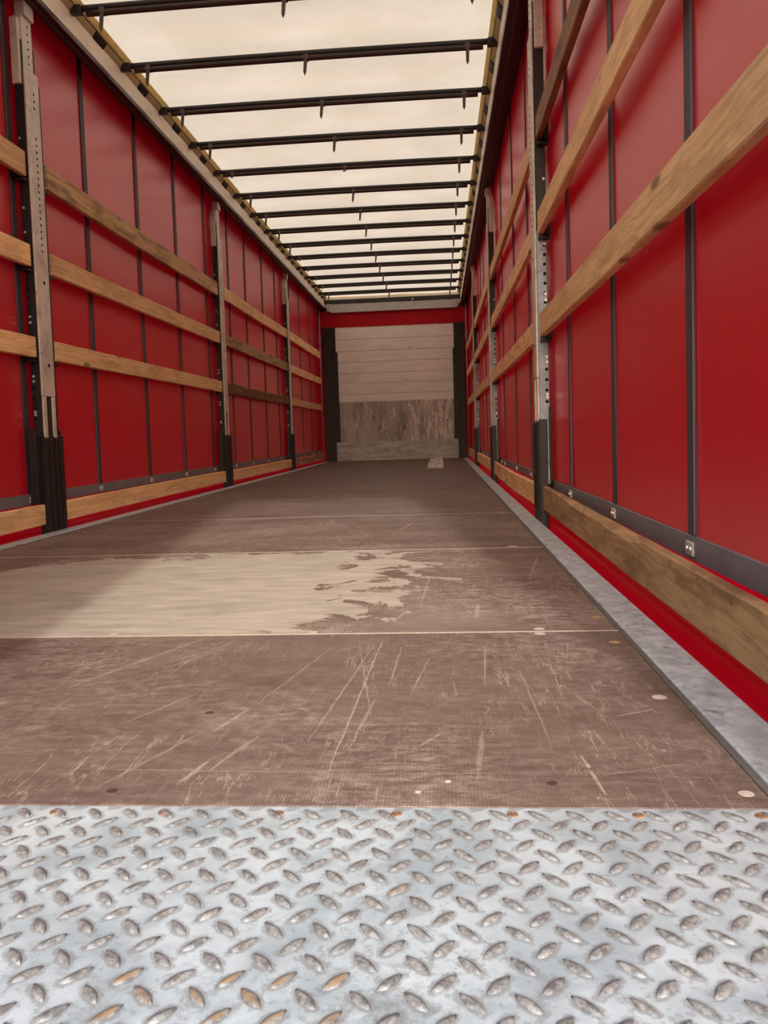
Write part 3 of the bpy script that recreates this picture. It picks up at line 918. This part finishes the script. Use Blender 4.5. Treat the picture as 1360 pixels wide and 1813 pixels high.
def stake_post(s, y, label, rear_m, up_m):
    p = empty('stake_post', (s * 1.285, y, 0))
    tag(p, label, 'post', 'side stake posts between the boards')
    def b(name, x0, x1, y0, y1, z0, z1, m, par=p, bw=0.003):
        # x counted inwards (towards the load) from the post axis
        bm = bmesh.new(); box(bm, -s * x0, -s * x1, y0, y1, z0, z1)
        if bw: bev(bm, bw)
        return part(name, bm, m, par)
    b('base_sleeve', -0.012, 0.030, -0.135 if s < 0 else -0.055, 0.130, tiers[s][0][1] + 0.004, 0.53, M['black'])
    b('foot', 0.002, 0.043, -0.075, 0.125, -0.13, 0.50, M['black'])
    for yy in (-0.055, -0.005, 0.05, 0.10): b('foot_rib', 0.040, 0.050, yy - 0.012, yy + 0.012, -0.10, 0.48, M['black'])
    body = b('body', -0.012, 0.036, -0.066, 0.060, 0.50 if s < 0 else 0.185, 1.40, rear_m)
    body2 = b('upper_body', -0.012, 0.036, -0.066, 0.060, 1.40, 2.46, up_m)
    b('side_flange', -0.012, 0.030, 0.060, 0.108, 0.52, 2.30, M['black'])
    # inner face plate with a slot at the foot
    fp = b('face_plate', 0.036, 0.047, -0.068, 0.062, 0.70, 2.33, M['galv'])
    for y0, y1 in ((-0.066, -0.030), (0.028, 0.060)): b('face_leg', 0.036, 0.046, y0, y1, 0.487, 0.70, M['galv'], fp)
    if s > 0: b('sleeve_flange', -0.018, -0.006, -0.072, -0.02, 0.185, 0.56, M['black'])
    hd = b('head', -0.010, 0.042, -0.060, 0.030, 2.33, 2.58, M['galv'])
    b('head_cheek', -0.012, 0.030, -0.085, -0.058, 2.24, 2.56, M['galv'], hd)
    b('hook', 0.000, 0.055, -0.050, 0.036, 2.58, 2.655 if s < 0 else 2.645, M['galv'], hd)
    b('head_lug', -0.02, 0.03, 0.05, 0.085, 2.10, 2.26, M['galv'], hd)
    # punched holes
    bm = bmesh.new()
    zs = [2.00 - 0.033 * i for i in range(18)] + [2.22 - 0.035 * i for i in range(3)]
    for z in zs: disc(bm, (-s * 0.047, 0.008, z), (-s, 0, 0), 0.0065, 0.0012, 8)
    for z in (0.86, 1.28): disc(bm, (-s * 0.047, 0.01, z), (-s, 0, 0), 0.010, 0.0012, 10)
    part('punched_holes', bm, M['hole'], fp)['kind'] = 'stuff'
    bm = bmesh.new()
    for i in range(6): disc(bm, (-s * 0.042, -0.012, 2.54 - 0.036 * i), (-s, 0, 0), 0.006, 0.0012, 8)
    part('punched_holes', bm, M['hole'], hd)['kind'] = 'stuff'
    bm = bmesh.new()
    for z in [1.375 - 0.045 * i for i in range(8)] + [0.74, 0.69, 0.64, 0.585]: disc(bm, (0.0, -0.066, z), (0, -1, 0), 0.008, 0.0012, 8)
    part('side_holes', bm, M['hole'], body)['kind'] = 'stuff'
    bm = bmesh.new()
    for z in (1.335, 1.10, 1.07, 0.80, 0.775, 0.62, 0.605): disc(bm, (0.002, -0.066, z), (0, -1, 0), 0.008, 0.004, 8)
    part('rivets', bm, M['zinc'], body)['kind'] = 'stuff'
    bm = bmesh.new()
    for z in (2.30, 1.98, 1.64, 1.52, 1.44): disc(bm, (0.002, -0.066, z), (0, -1, 0), 0.007, 0.004, 8)
    part('rivets', bm, M['zinc'], body2)['kind'] = 'stuff'
    # pockets that carry the board ends
    for lo in [t_[0] for t_ in tiers[s][1:]]:
        for sy_ in (-1, 1):
            y0 = -0.066 if sy_ < 0 else 0.108
            bm = bmesh.new()
            box(bm, s * 0.001, s * 0.022, y0, y0 + sy_ * 0.060, lo - 0.010, lo + 0.115)
            box(bm, -s * 0.030, s * 0.022, y0, y0 + sy_ * 0.040, lo - 0.022, lo - 0.010)
            part('board_pocket', bm, M['black'], p)
    return p


names = ['nearest', 'middle', 'farthest']
for s, side in ((-1, 'left'), (1, 'right')):
    for i, y in enumerate(posts_y):
        stake_post(s, y, '%s stake post against the %s curtain, %s' % (names[i], side, 'black foot and worn grey face'),
                   M['black'] if s < 0 else M['galvb'], M['black'])

# ------------------------------------------------------------------ wooden side boards
edges = [(-0.30, 2.94 - 0.082), (2.94 + 0.130, 6.27 - 0.082), (6.27 + 0.130, 9.50 - 0.082), (9.50 + 0.130, 12.36)]
tname = ['lowest', 'third highest', 'second highest', 'highest']
bay_n = ['between rear opening and nearest post', 'between nearest and middle posts', 'between middle and farthest posts', 'between farthest post and front wall']
dark = {(-1, 2, 1), (1, 0, 3)}
grime = {(1, 0, 0), (-1, 3, 0), (-1, 1, 3), (-1, 2, 2)}


def side_board(s, bay, tier):
    y0, y1 = edges[bay]
    if s > 0 and bay == 1: y0 += 0.02
    z0, z1 = tiers[s][tier]
    if (s, bay, tier) == (1, 0, 0): z0, z1 = 0.053, 0.167
    L, h = y1 - y0, z1 - z0
    rs = random.Random(100 + bay * 10 + tier + (50 if s > 0 else 0))
    bm = bmesh.new()
    n = 24
    sag = rs.uniform(-0.008, 0.004); tw = rs.uniform(-0.004, 0.004)
    if s > 0 and bay == 1 and tier == 0: sag = -0.012
    rings = []
    th = 0.029
    for i in range(n + 1):
        t = i / n
        y = L * (t - 0.5)
        c = sag * 4 * t * (1 - t)
        e = rs.uniform(-0.0012, 0.0012)
        chip = 0.0
        if (s, bay, tier) == (1, 0, 0) and 0.42 < t < 0.78: chip = 0.013 + rs.uniform(-0.004, 0.004)
        xi = -s * 0.0      # inner face
        b = 0.004
        pr = [(0, -h / 2 + b), (b, -h / 2), (th - b, -h / 2), (th, -h / 2 + b), (th, h / 2 - b), (th - b, h / 2), (b + chip, h / 2), (0, h / 2 - b - chip)]
        rings.append([bm.verts.new((s * (x + tw * (t - 0.5)), y, z + c + e)) for x, z in pr])
    for a, b_ in zip(rings, rings[1:]):
        for j in range(8): bm.faces.new((a[j], b_[j], b_[(j + 1) % 8], a[(j + 1) % 8]))
    bm.faces.new(rings[0]); bm.faces.new(rings[-1][::-1])
    key = (s, bay, tier)
    m = M['wood_dark'] if key in dark else M['wood_grime'] if key in grime else M['wood']
    kind = 'dark stained wooden board' if key in dark else 'grimy wooden board' if key in grime else 'pale pine board'
    o = put('side_board', mesh('side_board', bm, m), None, (s * 1.253, (y0 + y1) / 2, (z0 + z1) / 2))
    o.rotation_euler = (rs.uniform(-0.0012, 0.0012), 0, 0)
    if key == (1, 0, 0): o.rotation_euler = (0.0050, 0, 0)      # its rear end has sunk a little
    tag(o, '%s, %s on %s wall, %s' % (kind, tname[tier], 'left' if s < 0 else 'right', bay_n[bay]), 'board', 'wooden side boards between the posts')


for s in (-1, 1):
    for bay in range(4):
        for tier in range(4):
            side_board(s, bay, tier)

# ------------------------------------------------------------------ rear frame behind the camera's view and the shut left door leaf
t = tag(empty('trim_6'), 'steel rear door frame of the trailer', kind='structure')
for s in (-1, 1):
    bm = bmesh.new(); box(bm, s * 1.235, s * 1.36, -0.50, -0.36, -0.2, 2.95); bev(bm, 0.006); part('frame_post', bm, M['greybeam'], t)
bm = bmesh.new(); box(bm, -1.235, 1.235, -0.50, -0.40, 2.62, 2.95); bev(bm, 0.006); part('frame_header', bm, M['greybeam'], t)
d = tag(empty('door_1'), 'shut left leaf of the rear doors', kind='structure')
bm = bmesh.new(); box(bm, -1.23, -0.02, -0.50, -0.44, 0.0, 2.61); bev(bm, 0.006); part('door_panel', bm, M['door'], d)
bm = bmesh.new(); tube(bm, (-0.25, -0.53, 0.0), (-0.25, -0.53, 2.6), 0.015, 10); part('lock_rod', bm, M['galvb'], d, smooth=True)
